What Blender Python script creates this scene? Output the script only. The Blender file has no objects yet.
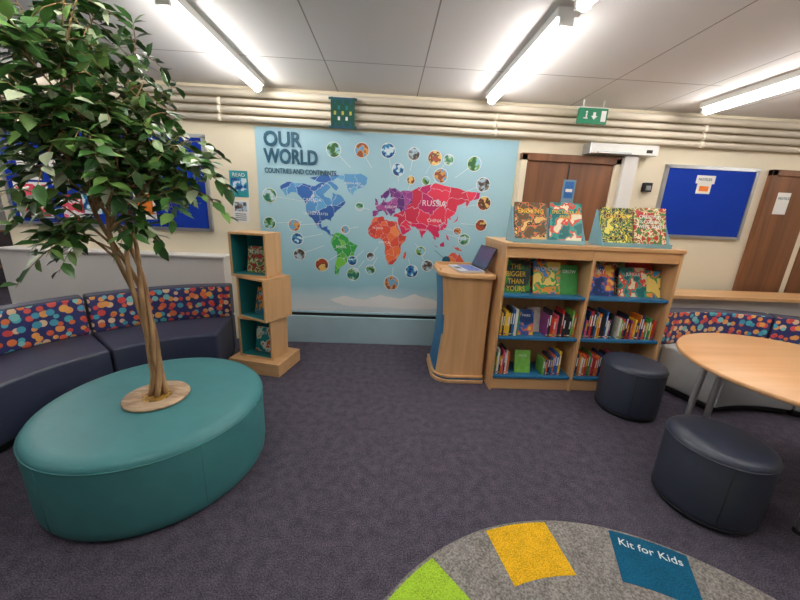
import bpy, bmesh, math, random
from mathutils import Matrix, Vector
from mathutils.geometry import tessellate_polygon
random.seed(11)
R=math.radians
# ------------------------------------------------------------ materials
def lin(c):
    return tuple(((x/255)/12.92 if x/255<=.04045 else ((x/255+.055)/1.055)**2.4) for x in c)+(1,)
def newmat(name):
    m=bpy.data.materials.new(name); m.use_nodes=True
    return m,m.node_tree.nodes,m.node_tree.links,m.node_tree.nodes['Principled BSDF']
MC={}
def mat(name,rgb,rough=.5,metal=0,var=.06,scale=8,bump=0,bscale=200,emis=0,spec=.5,alpha=1,trans=0):
    if name in MC: return MC[name]
    m,N,L,P=newmat(name)
    c=lin(rgb)
    tc=N.new('ShaderNodeTexCoord')
    nz=N.new('ShaderNodeTexNoise'); nz.inputs['Scale'].default_value=scale; nz.inputs['Detail'].default_value=4
    L.new(tc.outputs['Object'],nz.inputs['Vector'])
    r=N.new('ShaderNodeValToRGB')
    r.color_ramp.elements[0].position=.3; r.color_ramp.elements[1].position=.7
    r.color_ramp.elements[0].color=tuple(x*(1-var) for x in c[:3])+(1,)
    r.color_ramp.elements[1].color=tuple(min(1,x*(1+var)) for x in c[:3])+(1,)
    L.new(nz.outputs['Fac'],r.inputs['Fac']); L.new(r.outputs['Color'],P.inputs['Base Color'])
    P.inputs['Roughness'].default_value=rough; P.inputs['Metallic'].default_value=metal
    P.inputs['Specular IOR Level'].default_value=spec
    if alpha<1: P.inputs['Alpha'].default_value=alpha
    if emis:
        P.inputs['Emission Color'].default_value=c; P.inputs['Emission Strength'].default_value=emis
    if bump:
        n2=N.new('ShaderNodeTexNoise'); n2.inputs['Scale'].default_value=bscale; n2.inputs['Detail'].default_value=3
        L.new(tc.outputs['Object'],n2.inputs['Vector'])
        b=N.new('ShaderNodeBump'); b.inputs['Strength'].default_value=bump; b.inputs['Distance'].default_value=.004
        L.new(n2.outputs['Fac'],b.inputs['Height']); L.new(b.outputs['Normal'],P.inputs['Normal'])
    MC[name]=m; return m
def wood(name,a,b,rough=.4,stretch=(1,1,.06),scale=14):
    m,N,L,P=newmat(name)
    tc=N.new('ShaderNodeTexCoord'); mp=N.new('ShaderNodeMapping'); mp.inputs['Scale'].default_value=stretch
    nz=N.new('ShaderNodeTexNoise'); nz.inputs['Scale'].default_value=scale; nz.inputs['Detail'].default_value=7; nz.inputs['Distortion'].default_value=.6
    r=N.new('ShaderNodeValToRGB'); r.color_ramp.elements[0].position=.32; r.color_ramp.elements[1].position=.68
    r.color_ramp.elements[0].color=lin(a); r.color_ramp.elements[1].color=lin(b)
    L.new(tc.outputs['Object'],mp.inputs['Vector']); L.new(mp.outputs['Vector'],nz.inputs['Vector'])
    L.new(nz.outputs['Fac'],r.inputs['Fac']); L.new(r.outputs['Color'],P.inputs['Base Color'])
    P.inputs['Roughness'].default_value=rough
    return m
def cramp(N,cols):
    r=N.new('ShaderNodeValToRGB'); r.color_ramp.interpolation='CONSTANT'
    for i,c in enumerate(cols):
        e=r.color_ramp.elements[i] if i<2 else r.color_ramp.elements.new(i/len(cols))
        e.position=i/len(cols); e.color=lin(c)
    return r
def multi(name,cols,scale=12,kind='voronoi',rough=.4):
    m,N,L,P=newmat(name)
    tc=N.new('ShaderNodeTexCoord')
    r=cramp(N,cols)
    if kind=='voronoi':
        v=N.new('ShaderNodeTexVoronoi'); v.inputs['Scale'].default_value=scale
        L.new(tc.outputs['Object'],v.inputs['Vector'])
        s=N.new('ShaderNodeSeparateColor'); L.new(v.outputs['Color'],s.inputs['Color']); L.new(s.outputs['Red'],r.inputs['Fac'])
    else:
        v=N.new('ShaderNodeTexNoise'); v.inputs['Scale'].default_value=scale; v.inputs['Detail'].default_value=2
        mr=N.new('ShaderNodeMapRange'); mr.inputs['From Min'].default_value=.38; mr.inputs['From Max'].default_value=.62
        L.new(tc.outputs['Object'],v.inputs['Vector']); L.new(v.outputs['Fac'],mr.inputs['Value']); L.new(mr.outputs['Result'],r.inputs['Fac'])
    L.new(r.outputs['Color'],P.inputs['Base Color']); P.inputs['Roughness'].default_value=rough
    return m
def landmat(name,cols,scale=9):
    """countries: voronoi cells with thin pale borders"""
    m,N,L,P=newmat(name)
    tc=N.new('ShaderNodeTexCoord'); nz=N.new('ShaderNodeTexNoise'); nz.inputs['Scale'].default_value=18
    va=N.new('ShaderNodeVectorMath'); va.operation='MULTIPLY_ADD'; va.inputs[1].default_value=(.06,.06,.06)
    L.new(tc.outputs['Object'],nz.inputs['Vector']); L.new(nz.outputs['Color'],va.inputs[0]); L.new(tc.outputs['Object'],va.inputs[2])
    v=N.new('ShaderNodeTexVoronoi'); v.inputs['Scale'].default_value=scale; L.new(va.outputs[0],v.inputs['Vector'])
    v2=N.new('ShaderNodeTexVoronoi'); v2.feature='DISTANCE_TO_EDGE'; v2.inputs['Scale'].default_value=scale; L.new(va.outputs[0],v2.inputs['Vector'])
    s=N.new('ShaderNodeSeparateColor'); L.new(v.outputs['Color'],s.inputs['Color'])
    r=cramp(N,cols)
    L.new(s.outputs['Red'],r.inputs['Fac'])
    lt=N.new('ShaderNodeMath'); lt.operation='LESS_THAN'; lt.inputs[1].default_value=.010; L.new(v2.outputs['Distance'],lt.inputs[0])
    mx=N.new('ShaderNodeMix'); mx.data_type='RGBA'; L.new(lt.outputs[0],mx.inputs['Factor']); L.new(r.outputs['Color'],mx.inputs['A']); mx.inputs['B'].default_value=lin((214,214,228))
    L.new(mx.outputs['Result'],P.inputs['Base Color']); P.inputs['Roughness'].default_value=.45
    return m
def dots():
    m,N,L,P=newmat('dotted_fabric')
    uv=N.new('ShaderNodeUVMap'); uv.uv_map='UVMap'
    prev=None
    base=lin((50,54,112))
    specs=[(15,.34,0.0,[(232,104,70),(244,166,92),(84,184,196),(228,88,80),(240,204,164)]),
           (12,.28,3.7,[(238,126,70),(220,74,76),(74,164,190),(246,176,90),(134,204,200)])]
    for sc,th,off,cols in specs:
        mp=N.new('ShaderNodeMapping'); mp.inputs['Location'].default_value=(off,off*1.3,0)
        L.new(uv.outputs['UV'],mp.inputs['Vector'])
        v=N.new('ShaderNodeTexVoronoi'); v.voronoi_dimensions='2D'; v.inputs['Scale'].default_value=sc; v.inputs['Randomness'].default_value=.55
        L.new(mp.outputs['Vector'],v.inputs['Vector'])
        s=N.new('ShaderNodeSeparateColor'); L.new(v.outputs['Color'],s.inputs['Color'])
        r=cramp(N,cols)
        L.new(s.outputs['Red'],r.inputs['Fac'])
        t=N.new('ShaderNodeMath'); t.operation='MULTIPLY_ADD'; t.inputs[1].default_value=.16; t.inputs[2].default_value=th-.1
        L.new(s.outputs['Green'],t.inputs[0])
        lt=N.new('ShaderNodeMath'); lt.operation='LESS_THAN'
        L.new(v.outputs['Distance'],lt.inputs[0]); L.new(t.outputs[0],lt.inputs[1])
        mx=N.new('ShaderNodeMix'); mx.data_type='RGBA'
        L.new(lt.outputs[0],mx.inputs['Factor'])
        if prev is None: mx.inputs['A'].default_value=base
        else: L.new(prev,mx.inputs['A'])
        L.new(r.outputs['Color'],mx.inputs['B'])
        prev=mx.outputs['Result']
    L.new(prev,P.inputs['Base Color']); P.inputs['Roughness'].default_value=.55
    return m
def carpet(name,a,b,c,scale=260):
    m,N,L,P=newmat(name)
    tc=N.new('ShaderNodeTexCoord')
    n=N.new('ShaderNodeTexNoise'); n.inputs['Scale'].default_value=scale; n.inputs['Detail'].default_value=3
    n2=N.new('ShaderNodeTexNoise'); n2.inputs['Scale'].default_value=scale/9; n2.inputs['Detail'].default_value=5
    ad=N.new('ShaderNodeMath'); ad.operation='MULTIPLY_ADD'; ad.inputs[1].default_value=.75
    mu=N.new('ShaderNodeMath'); mu.operation='MULTIPLY'; mu.inputs[1].default_value=.25
    L.new(tc.outputs['Object'],n.inputs['Vector']); L.new(tc.outputs['Object'],n2.inputs['Vector'])
    L.new(n2.outputs['Fac'],mu.inputs[0]); L.new(n.outputs['Fac'],ad.inputs[0]); L.new(mu.outputs[0],ad.inputs[2])
    r=N.new('ShaderNodeValToRGB'); e=r.color_ramp.elements
    e[0].position=.36; e[0].color=lin(a); e[1].position=.64; e[1].color=lin(c); x=e.new(.5); x.color=lin(b)
    L.new(ad.outputs[0],r.inputs['Fac']); L.new(r.outputs['Color'],P.inputs['Base Color'])
    bp=N.new('ShaderNodeBump'); bp.inputs['Strength'].default_value=.5; bp.inputs['Distance'].default_value=.004
    L.new(n.outputs['Fac'],bp.inputs['Height']); L.new(bp.outputs['Normal'],P.inputs['Normal'])
    P.inputs['Roughness'].default_value=.95; P.inputs['Specular IOR Level'].default_value=.15
    return m
def ceilmat():
    m,N,L,P=newmat('ceiling_tiles')
    tc=N.new('ShaderNodeTexCoord'); mp=N.new('ShaderNodeMapping'); mp.inputs['Location'].default_value=(.52+7.5,.7+12,0)
    b=N.new('ShaderNodeTexBrick'); b.offset=0; b.squash=1
    b.inputs['Scale'].default_value=1; b.inputs['Brick Width'].default_value=.75; b.inputs['Row Height'].default_value=1.2
    b.inputs['Mortar Size'].default_value=.005; b.inputs['Mortar Smooth'].default_value=.2
    b.inputs['Color1'].default_value=lin((236,233,232)); b.inputs['Color2'].default_value=lin((233,230,228)); b.inputs['Mortar'].default_value=lin((168,160,154))
    L.new(tc.outputs['Object'],mp.inputs['Vector']); L.new(mp.outputs['Vector'],b.inputs['Vector'])
    L.new(b.outputs['Color'],P.inputs['Base Color']); P.inputs['Roughness'].default_value=.9
    return m
def postermat():
    m,N,L,P=newmat('map_print')
    tc=N.new('ShaderNodeTexCoord'); s=N.new('ShaderNodeSeparateXYZ'); L.new(tc.outputs['Generated'],s.inputs[0])
    r=N.new('ShaderNodeValToRGB'); e=r.color_ramp.elements
    e[0].position=0; e[0].color=lin((222,232,236)); e[1].position=1; e[1].color=lin((160,200,216))
    x=e.new(.09); x.color=lin((200,222,230)); x=e.new(.16); x.color=lin((150,200,216)); x=e.new(.6); x.color=lin((170,210,222))
    nz=N.new('ShaderNodeTexNoise'); nz.inputs['Scale'].default_value=3; nz.inputs['Detail'].default_value=5
    a=N.new('ShaderNodeMath'); a.operation='MULTIPLY_ADD'; a.inputs[1].default_value=.12; L.new(nz.outputs['Fac'],a.inputs[0])
    L.new(tc.outputs['Generated'],nz.inputs['Vector'])
    sb=N.new('ShaderNodeMath'); sb.operation='SUBTRACT'; sb.inputs[1].default_value=.06
    L.new(s.outputs['Z'],sb.inputs[0]); L.new(sb.outputs[0],a.inputs[2])
    L.new(a.outputs[0],r.inputs['Fac']); L.new(r.outputs['Color'],P.inputs['Base Color']); P.inputs['Roughness'].default_value=.45
    return m

BEECH=wood('beech_wood',(205,158,108),(224,180,130),.4)
BEECHX=wood('beech_wood_horizontal',(208,160,108),(228,182,132),.35,(.06,1,1))
TABLEW=wood('table_laminate',(218,164,112),(234,182,132),.35,(.08,1,1),9)
DOORW=wood('dark_veneer',(104,66,42),(134,86,54),.45)
CHAIRW=wood('chair_wood',(120,78,50),(150,100,66),.45)
BARK=wood('bark',(132,98,66),(200,164,118),.8,(1,1,.15),30)
DISCW=wood('disc_wood',(150,118,90),(206,178,146),.6,(.3,1,1),30)
NAVY=mat('navy_vinyl',(54,60,82),.42,bump=.08,bscale=120)
NAVY2=mat('stool_vinyl',(52,58,74),.42,bump=.08,bscale=120)
TEAL=mat('teal_vinyl',(66,132,136),.45,bump=.08,bscale=120)
TEALD=mat('teal_piping',(54,118,122),.5)
GREYV=mat('pale_grey_vinyl',(184,188,192),.5,bump=.05)
BLACK=mat('black_plastic',(22,22,24),.5)
DOTS=dots()
FLOORM=carpet('purple_carpet',(55,51,63),(79,74,87),(108,103,115),170)
RUGM=carpet('grey_rug_wool',(104,100,98),(138,134,130),(168,164,158),120)
CREAM=mat('cream_paint',(234,223,198),.8,var=.02,scale=2)
WHITEP=mat('white_paint',(226,224,220),.7,var=.015,scale=2)
PIPEM=mat('pipe_paint',(228,218,200),.45,var=.03)
PBLUE=mat('pale_blue_paint',(170,200,212),.55,var=.02)
SHELFB=mat('blue_laminate',(42,116,164),.4,var=.03)
TEALIN=mat('teal_laminate',(32,124,128),.45,var=.04)
BOARD=mat('blue_felt',(26,58,160),.9,var=.05,scale=60,spec=.1)
ALU=mat('aluminium',(178,180,184),.35,metal=.8,var=.03)
CHROME=mat('chrome',(214,214,216),.3,metal=.55,var=.01)
PAPER=mat('paper_white',(236,234,228),.7,var=.02)
GLOW=mat('tube_glow',(255,251,246),.5,var=0,emis=38)
FIX=mat('fixture_white',(236,236,232),.4,var=.01)
ACR=mat('acrylic',(150,205,220),.12,var=.01,alpha=.55)
INK=mat('ink_dark_teal',(22,82,108),.5,var=.03)
WHITEINK=mat('ink_white',(240,240,240),.5,var=.01)
PAL=[mat('cover_%d'%i,c,.45,var=.15,scale=30) for i,c in enumerate([(206,52,46),(236,128,40),(244,200,60),(60,150,72),(36,100,170),(30,50,110),(240,234,222),(160,60,140),(40,170,180),(40,40,46),(226,90,124),(124,190,80),(232,227,212),(230,110,60)])]
# ------------------------------------------------------------ builder
def T(x,y,z): return Matrix.Translation((x,y,z))
def RZ(d): return Matrix.Rotation(R(d),4,'Z')
def RX(d): return Matrix.Rotation(R(d),4,'X')
def RY(d): return Matrix.Rotation(R(d),4,'Y')
class B:
    def __init__(s,name):
        s.name=name; s.bm=bmesh.new(); s.uv=s.bm.loops.layers.uv.new('UVMap'); s.ms=[]
    def mi(s,m):
        if m not in s.ms: s.ms.append(m)
        return s.ms.index(m)
    def vf(s,vs,m,smooth=False):
        fs=set(f for v in vs for f in v.link_faces); i=s.mi(m)
        for f in fs: f.material_index=i; f.smooth=smooth and len(f.verts)<=4
        return fs
    def box(s,c,size,m,M=None,rz=0):
        X=(M or Matrix())@T(*c)@RZ(rz)@Matrix.Diagonal((*size,1))
        r=bmesh.ops.create_cube(s.bm,size=1,matrix=X); s.vf(r['verts'],m)
    def box2(s,a,b,m,M=None):
        s.box([(a[i]+b[i])/2 for i in range(3)],[abs(b[i]-a[i]) for i in range(3)],m,M)
    def cyl(s,c,r,h,m,seg=32,r2=None,M=None,smooth=True):
        X=(M or Matrix())@T(*c)
        q=bmesh.ops.create_cone(s.bm,cap_ends=True,segments=seg,radius1=r,radius2=r if r2 is None else r2,depth=h,matrix=X)
        s.vf(q['verts'],m,smooth)
    def face(s,pts,m,smooth=False):
        vs=[s.bm.verts.new(p) for p in pts]; f=s.bm.faces.new(vs); f.material_index=s.mi(m); f.smooth=smooth; return f
    def prism(s,pts,z0,z1,m,M=None,smooth=False):
        M=M or Matrix(); n=len(pts)
        a=[s.bm.verts.new(M@Vector((p[0],p[1],z0))) for p in pts]; b=[s.bm.verts.new(M@Vector((p[0],p[1],z1))) for p in pts]
        i=s.mi(m); fs=[s.bm.faces.new(a[::-1]),s.bm.faces.new(b)]
        for k in range(n):
            f=s.bm.faces.new((a[k],a[(k+1)%n],b[(k+1)%n],b[k])); f.smooth=smooth; fs.append(f)
        for f in fs: f.material_index=i
    def lathe(s,prof,c,m,seg=64,M=None):
        M=(M or Matrix())@T(*c); rings=[]; i=s.mi(m)
        for r,z in prof:
            if r<1e-6: rings.append([s.bm.verts.new(M@Vector((0,0,z)))])
            else: rings.append([s.bm.verts.new(M@Vector((r*math.cos(2*math.pi*k/seg),r*math.sin(2*math.pi*k/seg),z))) for k in range(seg)])
        for a,b in zip(rings,rings[1:]):
            for k in range(seg):
                k2=(k+1)%seg
                if len(a)==1: vs=(a[0],b[k],b[k2])
                elif len(b)==1: vs=(a[k],b[0],a[k2])
                else: vs=(a[k],b[k],b[k2],a[k2])
                f=s.bm.faces.new(vs); f.material_index=i; f.smooth=True
    def tube(s,pts,rad,m,seg=8,cap=True):
        pts=[Vector(p) for p in pts]; n=len(pts)
        if not hasattr(rad,'__len__'): rad=[rad]*n
        i=s.mi(m); rings=[]; up=Vector((.13,.31,.94)).normalized()
        for k in range(n):
            d=(pts[min(k+1,n-1)]-pts[max(k-1,0)]).normalized()
            a=d.cross(up)
            if a.length<.05: a=d.cross(Vector((1,0,0)))
            a.normalize(); b=d.cross(a).normalized(); 
            rings.append([s.bm.verts.new(pts[k]+(a*math.cos(2*math.pi*j/seg)+b*math.sin(2*math.pi*j/seg))*rad[k]) for j in range(seg)])
        for a,b in zip(rings,rings[1:]):
            for j in range(seg):
                f=s.bm.faces.new((a[j],a[(j+1)%seg],b[(j+1)%seg],b[j])); f.material_index=i; f.smooth=True
        if cap:
            for r in (rings[0][::-1],rings[-1]):
                f=s.bm.faces.new(r); f.material_index=i
    def arc(s,c,r0,r1,z0,z1,a0,a1,m,inner=None,outer=None,n=24):
        """annular-sector block, UVs in metres"""
        i=s.mi(m); ii=s.mi(inner or m); io=s.mi(outer or m); cols=[]
        for k in range(n+1):
            a=R(a0+(a1-a0)*k/n); ca,sa=math.cos(a),math.sin(a)
            cols.append([s.bm.verts.new((c[0]+r*ca,c[1]+r*sa,z)) for r,z in ((r0,z0),(r0,z1),(r1,z1),(r1,z0))])
        zs=[z0,z1,z1,z0]
        def uvs(f,vals):
            for l,v in zip(f.loops,vals): l[s.uv].uv=v
        for k in range(n):
            A,Bc=cols[k],cols[k+1]; s0=R(a0+(a1-a0)*k/n)*r0; s1=R(a0+(a1-a0)*(k+1)/n)*r0
            for e,(p,q) in enumerate(((0,1),(1,2),(2,3),(3,0))):
                f=s.bm.faces.new((A[p],A[q],Bc[q],Bc[p])); f.smooth=e in(0,2)
                f.material_index=ii if e==0 else (io if e==2 else i)
                if e==1: vp,vq=z1,z1+(r1-r0)
                else: vp,vq=zs[p],zs[q]
                uvs(f,((s0,vp),(s0,vq),(s1,vq),(s1,vp)))
        for A,fl in ((cols[0],1),(cols[-1],0)):
            f=s.bm.faces.new(A if fl else A[::-1]); f.material_index=i
            for l in f.loops: l[s.uv].uv=(l.vert.co.x+l.vert.co.y,l.vert.co.z)
    def text(s,body,size,M,m,align='LEFT',ext=.0006,res=3,xs=1,heavy=0):
        cu=bpy.data.curves.new('t','FONT'); cu.body=body; cu.size=size; cu.align_x=align; cu.extrude=ext; cu.resolution_u=res
        o=bpy.data.objects.new('t',cu); bpy.context.collection.objects.link(o); bpy.context.view_layer.update()
        me=bpy.data.meshes.new_from_object(o.evaluated_get(bpy.context.evaluated_depsgraph_get()))
        for j,(ox,oy) in enumerate([(0,0)]+([(heavy,0),(0,heavy),(heavy,heavy)] if heavy else [])):
            nf=len(s.bm.faces); m2=me.copy()
            m2.transform(M@T(ox,oy,j*.0006)@Matrix.Diagonal((xs,1,1,1))); s.bm.from_mesh(m2); s.bm.faces.ensure_lookup_table(); i=s.mi(m)
            for f in s.bm.faces[nf:]: f.material_index=i; f.smooth=False
            bpy.data.meshes.remove(m2)
        bpy.data.objects.remove(o); bpy.data.meshes.remove(me)
    def done(s,bevel=0,seg=2,origin=True,recalc=True):
        if recalc: bmesh.ops.recalc_face_normals(s.bm,faces=s.bm.faces)
        me=bpy.data.meshes.new(s.name)
        o=Vector((0,0,0))
        if origin:
            co=[v.co for v in s.bm.verts]
            mn=[min(v[i] for v in co) for i in range(3)]; mx=[max(v[i] for v in co) for i in range(3)]
            o=Vector(((mn[0]+mx[0])/2,(mn[1]+mx[1])/2,mn[2]))
            bmesh.ops.translate(s.bm,verts=s.bm.verts,vec=-o)
        s.bm.to_mesh(me); s.bm.free()
        for m in s.ms: me.materials.append(m)
        ob=bpy.data.objects.new(s.name,me); ob.location=o; bpy.context.collection.objects.link(ob)
        if bevel:
            b=ob.modifiers.new('bevel','BEVEL'); b.width=bevel; b.segments=seg; b.limit_method='ANGLE'; b.angle_limit=R(40)
        return ob
WALLY=3.6; CZ=2.54; WM=WALLY-.002
TXW=lambda x,y,z: T(x,y,z)@RX(90)      # text / flat art facing -Y
# ------------------------------------------------------------ room shell
def slab(name,a,b,m,origin=False):
    q=B(name); q.box2(a,b,m); return q.done(origin=origin)
slab('floor',(-8.1,-4.1,-.1),(6.6,8.1,0),FLOORM)
slab('ceiling',(-8.1,-4.1,CZ),(6.6,8.1,CZ+.1),ceilmat())
slab('wall_back',(-3.85,WALLY,0),(6.6,WALLY+.12,CZ),CREAM)
slab('wall_partition',(-3.85,WALLY+.12,0),(-3.73,8,CZ),WHITEP)
slab('wall_far',(-8,8,0),(-3.73,8.1,CZ),WHITEP)
slab('wall_left',(-8.1,-4.1,0),(-8,8.1,CZ),WHITEP)
slab('wall_right',(6.5,-4,0),(6.6,WALLY,CZ),CREAM)
slab('wall_front',(-8,-4.1,0),(6.6,-4,CZ),CREAM)
q=B('trim_1'); q.box2((-1.30,WALLY-.05,0),(1.28,WALLY,.31),PBLUE); q.box2((-1.30,WALLY-.02,.31),(1.28,WALLY,.35),BLACK); q.box2((-1.30,WALLY-.03,.345),(1.28,WALLY,.368),PBLUE); q.done(.004)  # black strip between the blue boards stands in for the recess shadow
q=B('trim_2'); q.box2((-3.84,WALLY-.16,0),(-1.66,WALLY,.93),WHITEP); q.box2((-3.84,WALLY-.18,.93),(-1.64,WALLY,.955),WHITEP)
q.done(.006)
q=B('baseboard_back'); q.box2((1.285,WALLY-.018,0),(1.298,WALLY,.12),WHITEP); q.box2((2.47,WALLY-.018,0),(3.92,WALLY,.12),WHITEP); q.box2((5.15,WALLY-.018,0),(6.5,WALLY,.12),WHITEP); q.done(.003)
q=B('door_1'); x0,x1=1.36,2.26
q.box2((x0,WALLY-.035,0.005),(x1,WALLY-.004,2.02),DOORW)
q.box2((x0+.44,WALLY-.04,0.01),(x0+.45,WALLY-.034,2.0),BLACK)
q.box2((1.77,WALLY-.042,1.62),(1.90,WALLY-.034,1.86),mat('door_glass',(120,150,170),.1)); q.box2((1.79,WALLY-.046,1.68),(1.88,WALLY-.041,1.84),PAL[4]); q.box2((1.80,WALLY-.048,1.74),(1.87,WALLY-.045,1.77),PAPER)
q.box2((2.16,WALLY-.09,1.0),(2.2,WALLY-.03,1.14),ALU); q.done(.003)
q=B('trim_3')
for a in ((x0-.06,0,x0,2.08),(x1,0,x1+.06,2.08),(x0-.06,2.02,x1+.06,2.09)): q.box2((a[0],WALLY-.06,a[1]),(a[2],WALLY,a[3]),DOORW if a[2]>2.3 and a[1]>0 else CREAM)
q.box2((x1+.06,WALLY-.10,0),(x1+.2,WALLY,2.10),WHITEP); q.done(.004)
q=B('door_2'); 
for a,b in ((4.0,4.46),(4.54,5.0)):
    q.box2((a,WALLY-.035,0.005),(b,WALLY-.004,2.0),DOORW)
q.box2((4.08,WALLY-.04,1.62),(4.22,WALLY-.034,1.84),PAPER); q.text('NOTICE',.035,TXW(4.09,WALLY-.042,1.77),INK); q.box2((4.46,WALLY-.02,0.005),(4.54,WALLY-.004,2.0),CREAM)
q.done(.003)
q=B('trim_4')
for a in ((3.94,0,4.0,2.06),(5.0,0,5.06,2.06),(3.94,2.0,5.06,2.06)): q.box2((a[0],WALLY-.05,a[1]),(a[2],WALLY,a[3]),DOORW)
q.done(.004)
q=B('door_closer'); q.box2((1.95,WALLY-.13,2.11),(2.62,WM,2.2),FIX); q.box2((1.93,WALLY-.135,2.105),(1.95,WM,2.205),ALU); q.box2((2.5,WALLY-.134,2.13),(2.56,WALLY-.129,2.16),BLACK); q.box2((1.98,WALLY-.20,2.10),(2.30,WALLY-.17,2.115),ALU); q.box2((2.27,WALLY-.20,2.10),(2.31,WALLY-.12,2.115),ALU); q.done(.004)
q=B('alarm_box'); q.box2((2.62,WALLY-.05,1.78),(2.70,WM,1.87),BLACK); q.box2((2.635,WALLY-.055,1.795),(2.685,WALLY-.049,1.84),ALU); q.done(.004)
q=B('wall_pipes')
PP=((2.25,3.545,.026),(2.322,3.545,.029),(2.392,3.545,.026),(2.465,3.54,.032))
for z,y,r in PP: q.cyl((0,0,0),r,10.3,PIPEM,seg=20,M=T(1.33,y,z)@RY(90))
for x in (-3.2,-2.0,-1.35,1.1,2.3,3.5,4.7,5.9): q.box2((x-.009,3.585,2.22),(x+.009,WM,2.50),PIPEM)
for z,y,r in PP[:3]: 
    for x in (-1.62,1.0,3.1): q.cyl((0,0,0),r+.005,.04,PIPEM,seg=20,M=T(x,y,z)@RY(90))
q.done()
q=B('pipe_decoration'); G=mat('deco_green',(20,84,70),.7); Y=mat('deco_yellow',(214,196,90),.7)
q.box((-.46,3.48,2.33),(.19,.006,.25),G)
for i in range(5):
    for j in range(5):
        if (i+j)%2==0: q.box((-.46+(i-2)*.036,3.475,2.33+(j-2)*.046),(.02,.004,.03),[INK,WHITEINK,Y,TEALIN][(i*2+j*3)%4])
for sx in (-.10,.10): q.box((-.46+sx,3.48,2.33),(.02,.02,.26),G)
for z in (2.21,2.45): q.box((-.46,3.48,z),(.26,.012,.018),INK)
q.done()
q=B('exit_sign'); EG=mat('exit_green',(24,120,84),.4,emis=.25)
q.box2((1.72,3.38,2.34),(1.99,3.41,2.47),EG); q.box2((1.715,3.385,2.465),(1.995,3.42,2.48),FIX)
for x in (1.76,1.95): q.cyl((x,3.40,2.51),.006,.06,FIX,seg=8)
q.box2((1.93,3.376,2.36),(1.975,3.381,2.45),WHITEINK)
q.prism([(-.03,.012),(.0,.012),(.0,.03),(.03,0),(0,-.03),(0,-.012),(-.03,-.012)],0,.003,WHITEINK,M=T(1.865,3.38,2.405)@RX(90)@RZ(-90))
q.box((1.79,3.378,2.40),(.014,.003,.045),WHITEINK); q.box((1.785,3.378,2.385),(.04,.003,.01),WHITEINK); q.cyl((0,0,0),.009,.003,WHITEINK,seg=12,M=T(1.79,3.378,2.435)@RX(90))
q.done()
# ------------------------------------------------------------ lights
for x,y0,y1 in ((-1.2,2.1,3.42),(.89,2.03,3.38),(.89,.45,1.9),(2.83,1.9,3.3),(-1.2,.2,1.5),(2.83,.2,1.6),(.89,-2.6,-1.2),(-3.6,2.0,3.4),(-5.8,4.0,5.4),(4.9,1.6,3.0),(-3.8,-.6,.8)):  # visible battens first; the later ones are added out of frame for lighting
    q=B('fluorescent_light')
    q.box2((x-.055,y0,CZ-.045),(x+.055,y1,CZ-.001),FIX)
    q.box2((x-.035,y0,CZ-.085),(x+.035,y0+.025,CZ-.045),FIX); q.box2((x-.035,y1-.025,CZ-.085),(x+.035,y1,CZ-.045),FIX)
    q.cyl((0,0,0),.026,y1-y0-.05,GLOW,seg=12,M=T(x,(y0+y1)/2,CZ-.073)@RX(90))
    q.done()
# ------------------------------------------------------------ world map poster
def art(u,v):
    return ((.01028+.0000078*(v-200))*(u-(388.5-.03*(v-200))), 2.2-(.008406*(v-133)+.00001064*(v-133)**2))
PM=postermat(); q=B('world_map_poster'); q.box2((-1.32,WALLY-.012,.375),(1.27,WM,2.2),PM); PY=WALLY-.0125
def rough_poly(pts,amp):
    out=pts; rnd=random.Random(len(pts)*7)
    for k in range(2):
        nw=[]
        for i in range(len(out)):
            a=out[i];b=out[(i+1)%len(out)]; j=(amp if k==0 else amp*.5)*min(1,math.hypot(a[0]-b[0],a[1]-b[1])/8)
            nw.append(a); nw.append(((a[0]+b[0])/2+rnd.uniform(-j,j),(a[1]+b[1])/2+rnd.uniform(-j,j)))
        out=nw
    return out
def ll(lon,lat):   # print projection of the poster
    v=243-(.6*lat+.0025*lat*lat) if lat>0 else 243-.62*lat
    return art(281+(lon+168)*.572,v)
def land(pts,m,k=0):
    p=[ll(*a) for a in rough_poly(pts,.9)]
    co=[Vector((x,z,0)) for x,z in p]
    vs=[q.bm.verts.new((c.x,PY-.001-k*.0006,c.y)) for c in co]; i=q.mi(m)
    for t in tessellate_polygon([co]):
        try:
            f=q.bm.faces.new([vs[j] for j in t]); f.material_index=i; f.smooth=False
        except ValueError: pass
NA1=landmat('map_blue',[(50,104,180),(84,150,206),(44,92,166),(100,170,214)],6)
NA2=landmat('map_lightblue',[(110,180,220),(96,160,210)],6)
EU=landmat('map_purple',[(120,50,130),(150,60,140),(96,44,120),(170,80,150)],16)
AS=landmat('map_magenta',[(214,34,92),(226,54,84),(196,34,104),(206,44,74)],6)
AF=landmat('map_orange',[(232,110,60),(222,80,54),(240,140,80),(206,66,56)],13)
SA=landmat('map_green',[(84,180,64),(50,160,70),(120,200,74)],9)
OC=landmat('map_terracotta',[(236,130,60),(222,90,70)],9)
land([(-168,66),(-156,71),(-140,70),(-128,70),(-115,68),(-108,68),(-95,72),(-85,70),(-82,67),(-94,60),(-92,57),(-82,55),(-80,51),(-78,58),(-78,62),(-70,60),(-64,59),(-56,52),(-60,48),(-66,44),(-70,42),(-75,38),(-76,35),(-81,31),(-80,26),(-83,29),(-90,30),(-97,28),(-98,24),(-106,22),(-110,27),(-114,31),(-117,32),(-122,37),(-124,44),(-124,48),(-132,55),(-140,60),(-150,60),(-158,56),(-162,60),(-166,62)],NA1)
land([(-106,22),(-98,24),(-96,18),(-90,20),(-87,21),(-87,16),(-83,15),(-82,9),(-77,9),(-78,7),(-84,7),(-88,12),(-96,15),(-104,18)],NA1,.3)
land([(-55,82),(-30,83),(-18,79),(-20,73),(-26,69),(-40,65),(-44,60),(-50,63),(-54,69),(-60,76),(-70,78)],NA2)
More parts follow.
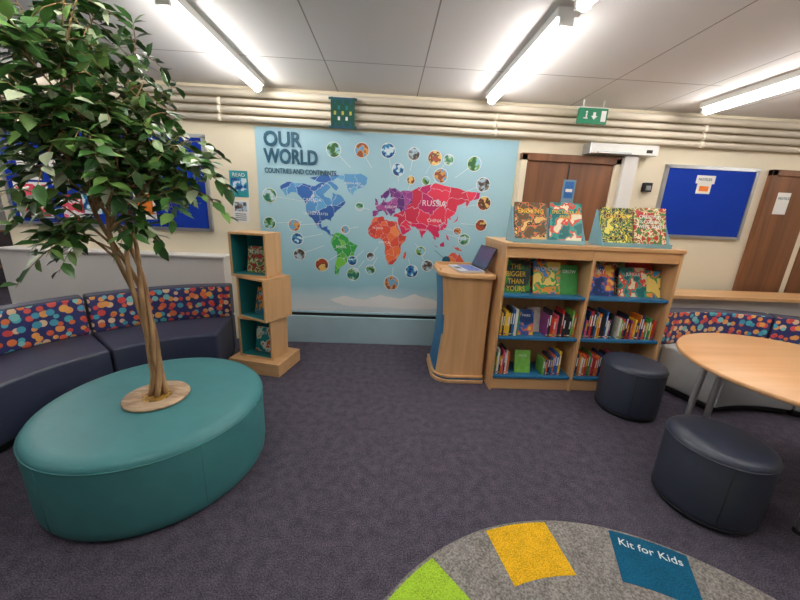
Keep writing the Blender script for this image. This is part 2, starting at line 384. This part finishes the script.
land([(-118,76),(-95,80),(-75,82),(-66,80),(-80,74),(-68,68),(-72,64),(-88,72),(-105,73)],NA1,.6)
land([(-78,8),(-72,12),(-62,10),(-52,5),(-50,0),(-44,-3),(-35,-7),(-39,-14),(-41,-22),(-48,-27),(-54,-34),(-58,-38),(-65,-42),(-67,-48),(-68,-54),(-74,-52),(-74,-42),(-71,-30),(-70,-18),(-76,-13),(-81,-5),(-80,1),(-77,5)],SA)
land([(-6,35),(10,37),(11,33),(20,31),(30,31),(34,29),(37,20),(43,12),(51,12),(48,4),(40,-4),(40,-15),(35,-22),(32,-28),(26,-34),(19,-34),(14,-25),(12,-15),(13,-6),(9,3),(5,6),(-5,5),(-13,9),(-17,14),(-16,21),(-10,30)],AF)
land([(49,-13),(50,-17),(47,-25),(44,-23),(45,-16)],AF)
land([(-9,43),(-9,37),(-5,36),(0,39),(3,43),(8,44),(13,41),(16,38),(18,40),(14,45),(19,42),(23,37),(26,41),(30,42),(30,46),(38,47),(40,44),(48,44),(52,51),(60,55),(60,68),(45,68),(40,66),(30,70),(20,70),(12,65),(5,61),(6,58),(11,59),(13,56),(17,60),(22,65),(22,60),(30,60),(22,56),(14,54),(9,57),(8,54),(3,51),(-4,48),(-1,44)],EU,1)
land([(-5,50),(1,51),(0,54),(-2,57),(-5,58),(-4,54)],EU)
land([(60,68),(60,55),(52,51),(48,44),(40,44),(30,41),(27,37),(36,36),(35,32),(39,22),(43,13),(52,17),(59,22),(56,25),(50,28),(57,26),(66,25),(72,21),(77,8),(80,15),(88,22),(94,17),(98,10),(103,2),(101,12),(106,10),(109,15),(106,20),(113,22),(121,28),(122,38),(126,37),(129,36),(127,40),(135,44),(140,54),(155,59),(156,52),(163,60),(178,63),(180,69),(160,70),(140,73),(110,76),(100,77),(80,73),(70,72)],AS)
for p in ([(131,32),(140,36),(141,43),(139,38)],[(109,1),(117,6),(117,-3),(110,-3)],[(95,5),(104,-3),(106,-6),(99,0)],[(120,17),(124,13),(125,7),(121,10)]): land(p,AS)
land([(114,-22),(122,-18),(130,-12),(136,-12),(141,-17),(143,-11),(147,-19),(153,-27),(150,-37),(143,-39),(137,-34),(129,-32),(117,-35)],OC)
land([(131,-1),(141,-3),(150,-9),(140,-8)],OC); land([(172,-35),(178,-38),(174,-41),(168,-46),(172,-41)],OC)
pts=[art(a,b) for a,b in rough_poly([(330,300),(345,296),(365,299),(380,294),(400,297),(415,292),(430,296),(445,299),(440,305),(400,307),(350,306)],1)]
q.face([(x,PY-.001,z) for x,z in pts],WHITEINK)
PH=[multi('photo_%d'%i,c,s,'noise') for i,(c,s) in enumerate([([(40,90,50),(110,160,80),(150,200,225)],16),([(150,80,50),(220,160,90),(110,170,210)],16),([(20,70,130),(60,140,190),(210,228,235)],16),([(60,60,64),(130,120,110),(170,200,220)],18),([(170,70,40),(90,60,50),(230,190,110)],16),([(30,110,100),(110,160,100),(190,215,225)],16)])]
for i,(u,v,r) in enumerate([(333,153,7),(361,152,7),(387,151,7),(413,153,6),(434,156,7),(448,157,5),(474,160,7),(440,174,7),(397,170,6),(483,181,7),(484,200,7),(271,202,7),(271,229,6),(295,230,6),(298,243,6),(300,258,6),(322,267,7),(353,275,7),(370,270,5),(391,282,8),(411,270,7),(427,264,6),(481,222,6),(464,237,6),(420,250,5),(457,229,4),(352,262,5),(370,257,4),(410,180,4),(359,209,4),(425,180,4),(345,232,4),(446,258,4)]):
    x,z=art(u,v); q.cyl((0,0,0),r*.0095+.006,.0016,WHITEINK,seg=28,M=T(x,PY-.003,z)@RX(90)); q.cyl((0,0,0),r*.0095,.002,PH[i%6] if (u,v)!=(446,258) else Y,seg=28,M=T(x,PY-.0036,z)@RX(90))
    dx,dz=(.11-x)*.25,(1.4-z)*.25
    L_=math.hypot(dx,dz)
    q.box((0,0,0),(L_,.0006,.004),WHITEINK,M=T(x+dx/2,PY-.0024,z+dz/2)@RY(-math.degrees(math.atan2(dz,dx))))
q.text('OUR',.185,TXW(-1.245,PY-.006,2.03),INK,xs=.92,ext=.001,heavy=.010)
q.text('WORLD',.185,TXW(-1.245,PY-.006,1.875),INK,xs=.76,ext=.001,heavy=.010)
q.text('COUNTRIES AND CONTINENTS',.066,TXW(-1.245,PY-.006,1.785),INK,xs=.74,ext=.001,heavy=.0015)
for t,u,v,sz in (('CANADA',303,206,.045),('UNITED STATES',304,219,.035),('RUSSIA',421,205,.08),('CHINA',426,221,.05),('BRAZIL',336,250,.035),('ALGERIA',372,230,.028),('INDIA',418,230,.03),('GREENLAND',344,187,.028),('AFRICA',378,244,.035),('EUROPE',384,209,.035)):
    x,z=art(u,v); q.text(t,sz,TXW(x,PY-.005,z),WHITEINK)
q.done()
# ------------------------------------------------------------ notice boards
def board(name,x0,x1,z0,z1,items):
    q=B(name); q.box2((x0,WALLY-.02,z0),(x1,WM,z1),BOARD)
    for a in ((x0-.02,z0-.02,x1+.02,z0+.012),(x0-.02,z1-.012,x1+.02,z1+.02),(x0-.02,z0,x0+.012,z1),(x1-.012,z0,x1+.02,z1)):
        q.box2((a[0],WALLY-.03,a[1]),(a[2],WM,a[3]),ALU)
    for (x,z,w,h,m) in items: q.box((x,WALLY-.022-(.003 if m is not PAPER else 0),z),(w,.004,h),m)
    return q
RED=multi('red_poster',[(210,40,70),(236,90,110),(240,230,230)],14); 
q=board('notice_board',-3.74,-1.82,1.2,2.08,[(-3.52,1.42,.32,.34,PAPER),(-3.52,1.42,.28,.30,RED),(-3.5,1.75,.2,.28,PAPER),(-3.2,1.72,.22,.3,PAPER),(-3.15,1.36,.2,.25,RED),(-2.85,1.78,.2,.28,PAPER),(-2.9,1.42,.3,.22,PH[2]),(-2.45,1.42,.2,.28,PAPER),(-2.45,1.43,.16,.2,PAL[1]),(-2.4,1.8,.21,.29,PH[0])]); q.done()
q=board('notice_board',2.84,3.80,1.35,2.04,[(3.27,1.93,.2,.08,PAPER),(3.27,1.84,.15,.1,PAPER)]); q.text('NOTICES',.035,TXW(3.19,WALLY-.026,1.92),INK); q.box((3.27,WALLY-.025,1.84),(.1,.002,.05),PAL[1]); q.done()
q=B('wall_poster'); q.box2((-1.60,WALLY-.004,1.54),(-1.42,WM,1.79),mat('poster_teal',(40,150,160),.5)); q.box2((-1.585,WALLY-.006,1.60),(-1.435,WALLY-.003,1.72),PH[2]); q.text('READ',.05,TXW(-1.57,WALLY-.007,1.735),WHITEINK); q.done()
q=B('wall_poster'); q.box2((-1.59,WALLY-.004,1.29),(-1.43,WM,1.51),PAPER); q.box2((-1.57,WALLY-.006,1.40),(-1.45,WALLY-.003,1.49),PH[3]); 
for i in range(4): q.box2((-1.57,WALLY-.005,1.31+i*.02),(-1.46,WALLY-.003,1.317+i*.02),INK)
q.done()
# ------------------------------------------------------------ sofas
def sofa(c,a0,a1,nmod,seatm):
    q=B('curved_sofa'); st=(a1-a0)/nmod
    for k in range(nmod):
        s0=a0+k*st+.25; s1=a0+(k+1)*st-.25
        q.arc(c,1.03,1.58,0,.06,s0+.5,s1-.5,BLACK)
        q.arc(c,1.0,1.5,.06,.42,s0,s1,seatm)
        q.arc(c,1.505,1.64,.06,.40,s0,s1,seatm)
        q.arc(c,1.505,1.64,.405,.72,s0,s1,NAVY,inner=DOTS,outer=DOTS)
    return q.done(.02,3)
sofa((-1.2,1.68),101,221,3,NAVY)
sofa((2.98,1.33),32,108,2,GREYV)
# ------------------------------------------------------------ ottoman + tree
q=B('round_ottoman'); c=(-1.265,1.72,0); Ro=.545
q.lathe([(0,0),(Ro-.03,0),(Ro-.02,.01),(Ro-.006,.03),(Ro,.08),(Ro,.375),(Ro-.003,.39),(Ro-.012,.405),(Ro-.03,.415),(Ro-.07,.42),(0,.421)],c,TEAL,96)
def ring(q,c,r,z,t,m,n=96,w=6):
    q.tube([(c[0]+r*math.cos(2*math.pi*k/n),c[1]+r*math.sin(2*math.pi*k/n),z) for k in range(n+1)],t,m,w)
ring(q,c,Ro-.001,.383,.004,TEALD)
for a in (20,110,200,250,320): q.tube([(c[0]+(Ro)*math.cos(R(a)),c[1]+(Ro)*math.sin(R(a)),z) for z in (.04,.2,.38)],.0015,TEALD,6)
q.done()
tcx,tcy=-1.26,1.71
q=B('artificial_ficus_tree'); MOSS=multi('moss',[(150,110,40),(190,150,60),(110,80,30)],60)
q.lathe([(0,0),(.155,.0),(.16,.008),(.155,.016),(.085,.016),(.08,.010),(.07,.008)],(tcx,tcy,.4225),DISCW,48)
q.lathe([(0,.014),(.045,.012),(.08,.006)],(tcx,tcy,.4225),MOSS,24)
stems=[]
for k in range(5):
    ph=k*2*math.pi/5; pts=[];rad=[]
    for i in range(31):
        t=i/30; z=.43+t*1.35
        tw=ph+t*7; rr=.020*(1-.2*t)+.02*max(0,.10-t)*8+ .13*max(0,t-.35)**1.1
        pts.append(Vector((tcx+rr*math.cos(tw)+.02*math.sin(t*5)-.09*t*t,tcy+rr*math.sin(tw)+.015*math.cos(t*4),z))); rad.append(.0150*(1-.55*t))
    q.tube(pts,rad,BARK,8); stems.append(pts)
LV=[mat('leaf_dark',(46,84,40),.32,var=.3,scale=10),mat('leaf_mid',(70,116,54),.32,var=.3,scale=10),mat('leaf_light',(118,156,82),.32,var=.25,scale=10),mat('leaf_pale',(196,208,172),.4,var=.15,scale=10)]  # pale leaves: variegation plus whitish-lit highlights put into the colour
def leaf(p,d,L_,m):
    d=d.normalized(); up=Vector((random.uniform(-.6,.6),random.uniform(-.9,.3),1)); s=d.cross(up)
    if s.length<.1: s=d.cross(Vector((1,0,0)))
    s.normalize(); n=s.cross(d); w=L_*random.uniform(.25,.31)
    P=lambda a,b,e: q.bm.verts.new(p+d*a*L_+s*b*w+n*e*L_-Vector((0,0,.12*L_*a*a)))
    b=P(0,0,0); l1=P(.28,.85,.06); m1=P(.3,0,0); r1=P(.28,-.85,.06); l2=P(.62,.8,.05);m2=P(.65,0,-.01);r2=P(.62,-.8,.05);t=P(1,0,-.05)
    i=q.mi(m)
    for f in ((b,m1,l1),(b,r1,m1),(l1,m1,m2,l2),(m1,r1,r2,m2),(l2,m2,t),(m2,r2,t)):
        ff=q.bm.faces.new(f); ff.material_index=i; ff.smooth=True
targets=[]
rt=random.Random(5)
while len(targets)<36:
    v=Vector((rt.gauss(0,1),rt.gauss(0,1),rt.gauss(0,1))).normalized()*rt.uniform(.45,1)
    p=Vector((-1.29+v.x*.43,1.68+v.y*.40,1.87+v.z*.44))
    targets.append(p)
targets+=[Vector((-1.58,1.66,1.36)),Vector((-1.5,1.6,1.28)),Vector((-.90,1.62,1.55)),Vector((-.88,1.7,1.68)),Vector((-1.68,1.7,1.5)),Vector((-1.64,1.7,2.15)),Vector((-1.5,1.6,2.25)),Vector((-1.1,1.55,1.45)),Vector((-1.45,1.5,1.6)),Vector((-1.3,1.45,1.75)),Vector((-1.12,1.5,1.85)),Vector((-1.7,1.65,1.95)),Vector((-1.66,1.55,1.8))]
for p in targets:
    st=stems[rt.randrange(5)]; t0=min(30,max(16,int(17+ (p.z-1.2)*13+rt.uniform(-3,1)))); a=st[t0]
    mid=(a+p)/2+Vector((rt.uniform(-.04,.04),rt.uniform(-.04,.04),.10))
    bz=lambda t:(a*(1-t)**2+mid*2*t*(1-t)+p*t*t)
    path=[bz(i/10) for i in range(11)]; q.tube(path,[.007*(1-.8*i/10) for i in range(11)],BARK,5)
    out=(p-a); out.normalize()
    for j in range(7):
        t=rt.uniform(.4,1); s0=bz(t); d=(out*.5+Vector((rt.gauss(0,.6),rt.gauss(0,.6),rt.gauss(0,.45)))).normalized(); L_=rt.uniform(.10,.21)
        tw=[s0+d*L_*u-Vector((0,0,.10*u*u)) for u in (0,.33,.66,1)]
        q.tube(tw,[.0028,.0022,.0018,.001],BARK,4,cap=False)
        n=rt.randint(6,9)
        for k in range(n):
            u=(k+.6)/n; pp=s0+d*L_*u-Vector((0,0,.10*u*u)); side=d.cross(Vector((0,0,1))).normalized()*(1 if k%2 else -1)
            random.seed(rt.random())
            ld=d*.5+side*.8+Vector((rt.gauss(0,.3),rt.gauss(0,.3),rt.gauss(-.3,.35)))
            leaf(pp,ld,rt.uniform(.062,.096),LV[rt.choices([0,1,2,3],[4,5,3.2,1.6])[0]])
q.done(recalc=False)
# ------------------------------------------------------------ stacked display shelf
q=B('stacked_display_shelf')
q.box((-1.12,2.97,.06),(.50,.38,.12),BEECHX,rz=-14)
def obox(c,w,d,h,rz):
    M=T(*c)@RZ(rz); t=.018
    q.box((0,0,t/2),(w,d,t),BEECHX,M); q.box((0,0,h-t/2),(w,d,t),BEECHX,M)
    q.box((-w/2+t/2,0,h/2),(t,d,h-2*t),BEECH,M); q.box((w/2-t/2,0,h/2),(t,d,h-2*t),BEECH,M); q.box((0,d/2-t/2,h/2),(w-2*t,t,h-2*t),BEECH,M)
    e=.003
    q.box((0,d/2-t-e/2,h/2),(w-2*t,e,h-2*t),TEALIN,M); q.box((0,-.005,t+e/2),(w-2*t,d-t-.01,e),TEALIN,M); q.box((0,-.005,h-t-e/2),(w-2*t,d-t-.01,e),TEALIN,M)
    for sx in(-1,1): q.box((sx*(w/2-t-e/2),-.005,h/2),(e,d-t-.01,h-2*t),TEALIN,M)
    return M
Ms=[obox((-1.13,2.98,.12),.34,.25,.38,-16),obox((-1.09,2.96,.50),.34,.30,.375,-30),obox((-1.15,2.98,.875),.34,.25,.375,-12)]
q.done(.002)
COV=[multi('cover_art_%d'%i,c,s,k) for i,(c,s,k) in enumerate([
 ([(110,80,50),(50,100,90),(220,120,70),(40,60,50),(230,190,120)],14,'noise'),([(30,110,110),(50,160,150),(220,80,60),(240,230,200)],12,'noise'),
 ([(24,30,26),(210,190,40),(40,110,50),(20,30,30),(230,220,90)],22,'noise'),([(190,40,40),(120,170,70),(236,226,190),(200,60,50),(60,130,60)],20,'noise'),
 ([(16,40,40),(24,70,60),(60,140,60)],10,'noise'),([(60,140,200),(240,150,60),(70,170,90),(250,220,120)],10,'noise'),
 ([(220,80,50),(240,160,60),(40,120,150)],12,'noise'),([(30,60,120),(60,100,180),(230,120,90),(240,200,80)],11,'noise'),([(40,150,150),(240,240,230),(230,110,60)],12,'noise')])]
def book(q,M,w,h,cover,title=None,t=.018,tcol=WHITEINK,tsz=.04,ty=.72,xs=.9):
    q.box((0,t/2,h/2),(w,.002,h),cover,M@T(0,-t/2,0)); q.box((.002,t/2,h/2),(w-.006,t-.004,h-.008),PAPER,M); q.box((0,t-.001,h/2),(w,.002,h),cover,M)
    q.box((-w/2+.001,t/2,h/2),(.002,t,h),cover,M)
    if title:
        for i,l in enumerate(title.split('|')): q.text(l,tsz,M@T(0,-.003,h*ty-i*tsz*1.0)@RX(90),tcol,align='CENTER',xs=xs)
q=B('display_books_small')
book(q,Ms[0]@T(0,-.02,.024)@RX(-10),.17,.23,COV[8],'SEA')
book(q,Ms[1]@T(.0,-.05,.024)@RX(-12),.17,.24,COV[6],'NIGHT')
book(q,Ms[2]@T(0,-.02,.024)@RX(-10),.17,.23,COV[3],'FOREST')
q.done()
# ------------------------------------------------------------ lectern / podium
q=B('lectern_unit')
def rr(x0,x1,y0,y1,rf,rb=.01,n=8):
    P=[]
    for cx,cy,r,a in ((x1-rb,y1-rb,rb,0),(x0+rb,y1-rb,rb,90),(x0+rf,y0+rf,rf,180),(x1-.02,y0+.02,.02,270)):
        for k in range(n+1): P.append((cx+r*math.cos(R(a+90*k/n)),cy+r*math.sin(R(a+90*k/n))))
    return P
q.prism(rr(.44,.905,2.70,3.18,.16),0,.03,BEECH,smooth=True); q.prism(rr(.455,.905,2.715,3.17,.15),.03,.05,SHELFB,smooth=True); q.prism(rr(.445,.905,2.705,3.18,.16),.05,.07,BEECH,smooth=True)
def ring_pts(z):
    k=(z-.07)/.9; ins=.035*math.sin(math.pi*k)+.012
    return rr(.455+ins,.9,2.72+ins*.6,3.15,.12)
zs=[.07+.9*i/10 for i in range(11)]; rings=[[q.bm.verts.new((x,y,z)) for x,y in ring_pts(z)] for z in zs]
n=len(rings[0]); bi,si=q.mi(BEECH),q.mi(SHELFB)
for a,b in zip(rings,rings[1:]):
    for k in range(n):
        f=q.bm.faces.new((a[k],a[(k+1)%n],b[(k+1)%n],b[k])); f.smooth=True
        mx=sum(v.co.x for v in f.verts)/4; my=sum(v.co.y for v in f.verts)/4
        f.material_index=si if (mx<.53 and my>2.81) else bi
q.prism(rr(.445,.91,2.70,3.19,.15),.965,1.0,BEECHX,smooth=True)
q.box2((.46,2.86,.995),(.475,3.18,1.02),BEECH); q.box2((.46,3.165,.995),(.9,3.18,1.03),BEECH)
q.done(.003)
q=B('laptop'); M=T(.70,2.93,1.003)@RZ(-82)
DK=mat('laptop_dark',(50,52,58),.4); SC=mat('laptop_screen',(60,70,96),.15,emis=.3); SIL=mat('laptop_silver',(200,206,218),.35)
q.box((0,0,.009),(.32,.22,.016),SIL,M); 
for i in range(5):
    for j in range(12): q.box((-.1375+j*.025,.025*i-.02,.018),(.02,.019,.003),mat('keys',(96,120,190),.4),M)
q.box((0,-.075,.0175),(.09,.05,.002),DK,M)
ML=M@T(0,.11,.017)@RX(-24); q.box((0,.004,.105),(.32,.008,.21),DK,ML); q.box((0,-.0008,.107),(.295,.002,.18),SC,ML); q.done(.002)
# ------------------------------------------------------------ bookcase
BX0,BX1,BY0,BY1,BH=.93,2.38,2.61,3.2,1.28; XM=1.655; YM=2.92
q=B('double_sided_bookcase')
for x in (BX0,XM-.0125,BX1-.025): q.box2((x,BY0,.0),(x+.025,BY1,BH-.03),BEECH)
q.box2((BX0-.005,BY0-.01,BH-.03),(BX1+.005,BY1+.01,BH),BEECHX)
for a,b in ((BX0+.025,XM-.0125),(XM+.0125,BX1-.025)):
    q.box2((a,BY0+.005,1.165),(b,BY0+.025,BH-.03),BEECHX); q.box2((a,BY1-.025,1.165),(b,BY1-.005,BH-.03),BEECHX)
    q.box2((a,BY0+.02,0),(b,BY0+.04,.10),BEECHX); q.box2((a,BY1-.04,0),(b,BY1-.02,.10),BEECHX)
    q.box2((a,YM-.008,.1),(b,YM+.008,BH-.03),BEECH)
    for z in (.115,.475,.84):
        q.box2((a,BY0+.012,z),(b,BY1-.012,z+.02),SHELFB)
        q.box2((a,BY0+.006,z-.004),(b,BY0+.014,z+.02),SHELFB)
q.done(.003)
q=B('shelved_books')
rb=random.Random(9)
def row(x0,x1,y,z,h0,h1,dep=.14):
    x=x0
    while x<x1:
        w=rb.uniform(.010,.026)
        if x+w>x1: break
        h=rb.uniform(h0,h1); m=rb.choice(PAL)
        q.box2((x,y,z),(x+w-.0015,y+dep,z+h),m)
        if rb.random()<.7: q.box2((x+w*.25,y-.0008,z+h*.45),(x+w*.7,y,z+h*.85),rb.choice([WHITEINK,PAL[2],WHITEINK]))
        q.box2((x,y-.0006,z+.012),(x+w-.0015,y,z+.022),rb.choice(PAL)); x+=w
z1=.8615
yb=2.72
def slant(x,w,h,cov,title=None,**k): book(q,T(x,yb-.02,z1)@RX(-16),w,h,cov,title,**k)
slant(1.085,.24,.27,COV[4],'THE|BIGGER|THAN|YOURS',tsz=.062,tcol=PAL[2],ty=.74,xs=.8)
slant(1.35,.23,.27,COV[5],'WONDER',tsz=.05); slant(1.54,.15,.25,PAL[3],'GROW') 
book(q,T(1.225,yb+.06,z1)@RX(-12),.2,.28,COV[6]); book(q,T(1.45,yb+.06,z1)@RX(-12),.2,.28,PAL[1])
slant(1.81,.25,.26,COV[7],'SKY',tsz=.06); slant(2.1,.24,.25,COV[1],'JUNGLE'); slant(2.285,.12,.23,COV[5])
book(q,T(1.95,yb+.07,z1)@RX(-12),.24,.28,COV[3]); book(q,T(2.21,yb+.07,z1)@RX(-12),.22,.28,PAL[0])
z2=.4965
row(.975,1.14,2.645,z2,.17,.24); 
book(q,T(1.215,2.68,z2)@RX(-12),.13,.22,COV[7],'MARK',tsz=.03); book(q,T(1.31,2.76,z2)@RX(-12),.12,.22,PAL[12]); row(1.375,1.62,2.645,z2,.16,.24)
row(1.69,1.95,2.645,z2,.15,.25); row(2.0,2.33,2.645,z2,.14,.22)
z3=.1365
row(.975,1.11,2.645,z3,.17,.24); book(q,T(1.235,2.68,z3)@RX(-12),.14,.20,PAL[11],'FROG',tsz=.03); row(1.40,1.56,2.645,z3,.14,.22); 
row(1.69,1.92,2.645,z3,.16,.24); row(1.97,2.2,2.645,z3,.14,.22)
q.done()
def bstand(x0,x1):
    q=B('acrylic_book_stand'); y=2.70
    q.box2((x0,y-.05,BH+.002),(x1,y+.16,BH+.008),ACR); q.box2((x0,y-.052,BH+.002),(x1,y-.046,BH+.035),ACR)
    M=T((x0+x1)/2,y-.012,BH+.008)@RX(-18); q.box((0,.034,.15),(x1-x0,.005,.29),ACR,M)
    for x in (x0+.003,x1-.003): q.prism([(y-.05,BH+.002),(y+.16,BH+.002),(y+.125,BH+.29),(y-.03,BH+.04)],-.003,.003,ACR,M=T(x,0,0)@Matrix(((0,0,1,0),(1,0,0,0),(0,1,0,0),(0,0,0,1))))
    q.done()
bstand(1.0,1.58); bstand(1.72,2.29)
for x,w,h,cv,t in ((1.145,.26,.32,COV[0],'ENDLING'),(1.435,.26,.33,COV[1],'SPECTACULAR|STORY'),(1.86,.26,.31,COV[2],'GARDEN'),(2.14,.27,.32,COV[3],'CHRISTMAS|IS COMING|TWEET TWEET')):
    q=B('display_book'); book(q,T(x,2.688,BH+.010)@RX(-18),w,h,cv,t,tsz=.04 if len(t)>7 else .055,tcol=PAL[2] if cv!=COV[3] else WHITEINK); q.done()
# ------------------------------------------------------------ low partition behind right sofa
q=B('low_counter'); q.box2((2.56,3.22,0),(6.2,3.42,.76),WHITEP); q.box2((2.5,3.12,.76),(6.3,3.45,.795),BEECHX); q.done(.004)
# ------------------------------------------------------------ table
q=B('round_table'); tc=(2.41,1.64,0)
q.lathe([(0,.695),(.585,.695),(.598,.702),(.6,.712),(.597,.72),(.592,.724),(0,.724)],tc,TABLEW,96)
q.lathe([(0,.67),(.42,.67),(.42,.695)],tc,BLACK,48)
for a in (114,90,234,258,354,18):
    x,y=tc[0]+.46*math.cos(R(a)),tc[1]+.46*math.sin(R(a)); x2,y2=tc[0]+.38*math.cos(R(a)),tc[1]+.38*math.sin(R(a))
    q.tube([(x,y,.02),(x,y,.3),(x2+(x-x2)*.8,y2+(y-y2)*.8,.6),(x2,y2,.68)],.02,CHROME,14); q.cyl((x,y,.012),.024,.024,BLACK,seg=16)
q.done()
# ------------------------------------------------------------ stools
for x,y in ((1.79,1.455),(1.99,2.37)):
    q=B('round_stool'); r=.226 if y<2 else .218
    q.lathe([(0,0),(r-.02,0),(r-.02,.02),(r-.004,.03),(r,.06),(r,.385),(r-.006,.402),(r-.02,.413),(r-.05,.42),(0,.425)],(x,y,0),NAVY2,64)
    ring(q,(x,y),r-.001,.385,.0045,NAVY2,64); ring(q,(x,y),r-.004,.028,.004,BLACK,64)
    q.tube([(x-r*.5,y-r*.867,z) for z in (.04,.2,.38)],.0018,BLACK,6); q.done()
# ------------------------------------------------------------ rug
q=B('round_rug'); rc=(.845,.212,0)
q.lathe([(0,0),(1.105,0),(1.11,.005),(1.1,.012),(0,.012)],rc,RUGM,128)
def tmat(c): return carpet('rug_%d_%d_%d'%c,tuple(int(x*.82) for x in c),c,tuple(min(255,int(x*1.1)) for x in c),160)
TMs={}
order=[(24,92,124),(236,184,40),(164,204,60),(226,120,50),(150,60,120),(24,92,124),(236,184,40),(60,170,80),(226,120,50),(24,92,124),(164,204,60)]
for k in range(11):
    a0=57.8+k*360/11; a1=a0+16.6; c=order[k]
    if c not in TMs: TMs[c]=tmat(c)
    P=[(rc[0]+r*math.cos(R(a)),rc[1]+r*math.sin(R(a))) for r,a in [(1.092,a0+(a1-a0)*i/6) for i in range(7)]+[(.84,a1+1.6-(a1-a0+3.2)*i/6) for i in range(7)]]
    q.prism(P,.0115,.0135,TMs[c])
th=66; q.text('Kit for Kids',.054,T(rc[0]+1.015*math.cos(R(th)),rc[1]+1.015*math.sin(R(th)),.0145)@RZ(th-90),WHITEINK,align='CENTER')
q.done()
# ------------------------------------------------------------ chair in next room
q=B('wooden_armchair'); M=T(-6.05,5.55,0)@RZ(35)
for sx in (-.27,.27):
    q.box((sx,-.24,.32),(.04,.04,.64),CHAIRW,M); q.box((sx,.24,.43),(.04,.04,.86),CHAIRW,M); q.box((sx,0,.64),(.05,.54,.03),CHAIRW,M); q.box((sx,0,.2),(.03,.46,.03),CHAIRW,M)
q.box((0,-.24,.36),(.5,.03,.05),CHAIRW,M); q.box((0,0,.42),(.5,.5,.09),mat('chair_pad',(70,60,62),.8),M); q.box((0,.22,.68),(.5,.06,.34),MC['chair_pad'],M); q.box((0,.24,.85),(.54,.04,.05),CHAIRW,M); q.done(.006)
# ------------------------------------------------------------ camera / world
cam=bpy.data.cameras.new('camera'); co=bpy.data.objects.new('camera',cam); bpy.context.collection.objects.link(co)
r_,u_,f_=Vector((.9985,-.0316,.0448)),Vector((-.0349,.2647,.9637)),Vector((.0423,.9638,-.2632))
f_.normalize(); r_=(r_-f_*r_.dot(f_)).normalized(); u_=r_.cross(f_)
m=Matrix((r_,u_,-f_)).transposed().to_4x4(); m.translation=Vector((0,0,1.5)); co.matrix_world=m
cam.sensor_width=36; cam.lens=15.075; cam.clip_start=.05
bpy.context.scene.camera=co
w=bpy.data.worlds.new('w'); bpy.context.scene.world=w; w.use_nodes=True; w.node_tree.nodes['Background'].inputs[0].default_value=(.5,.5,.52,1); w.node_tree.nodes['Background'].inputs[1].default_value=.3
bpy.context.scene.view_settings.view_transform='Standard'
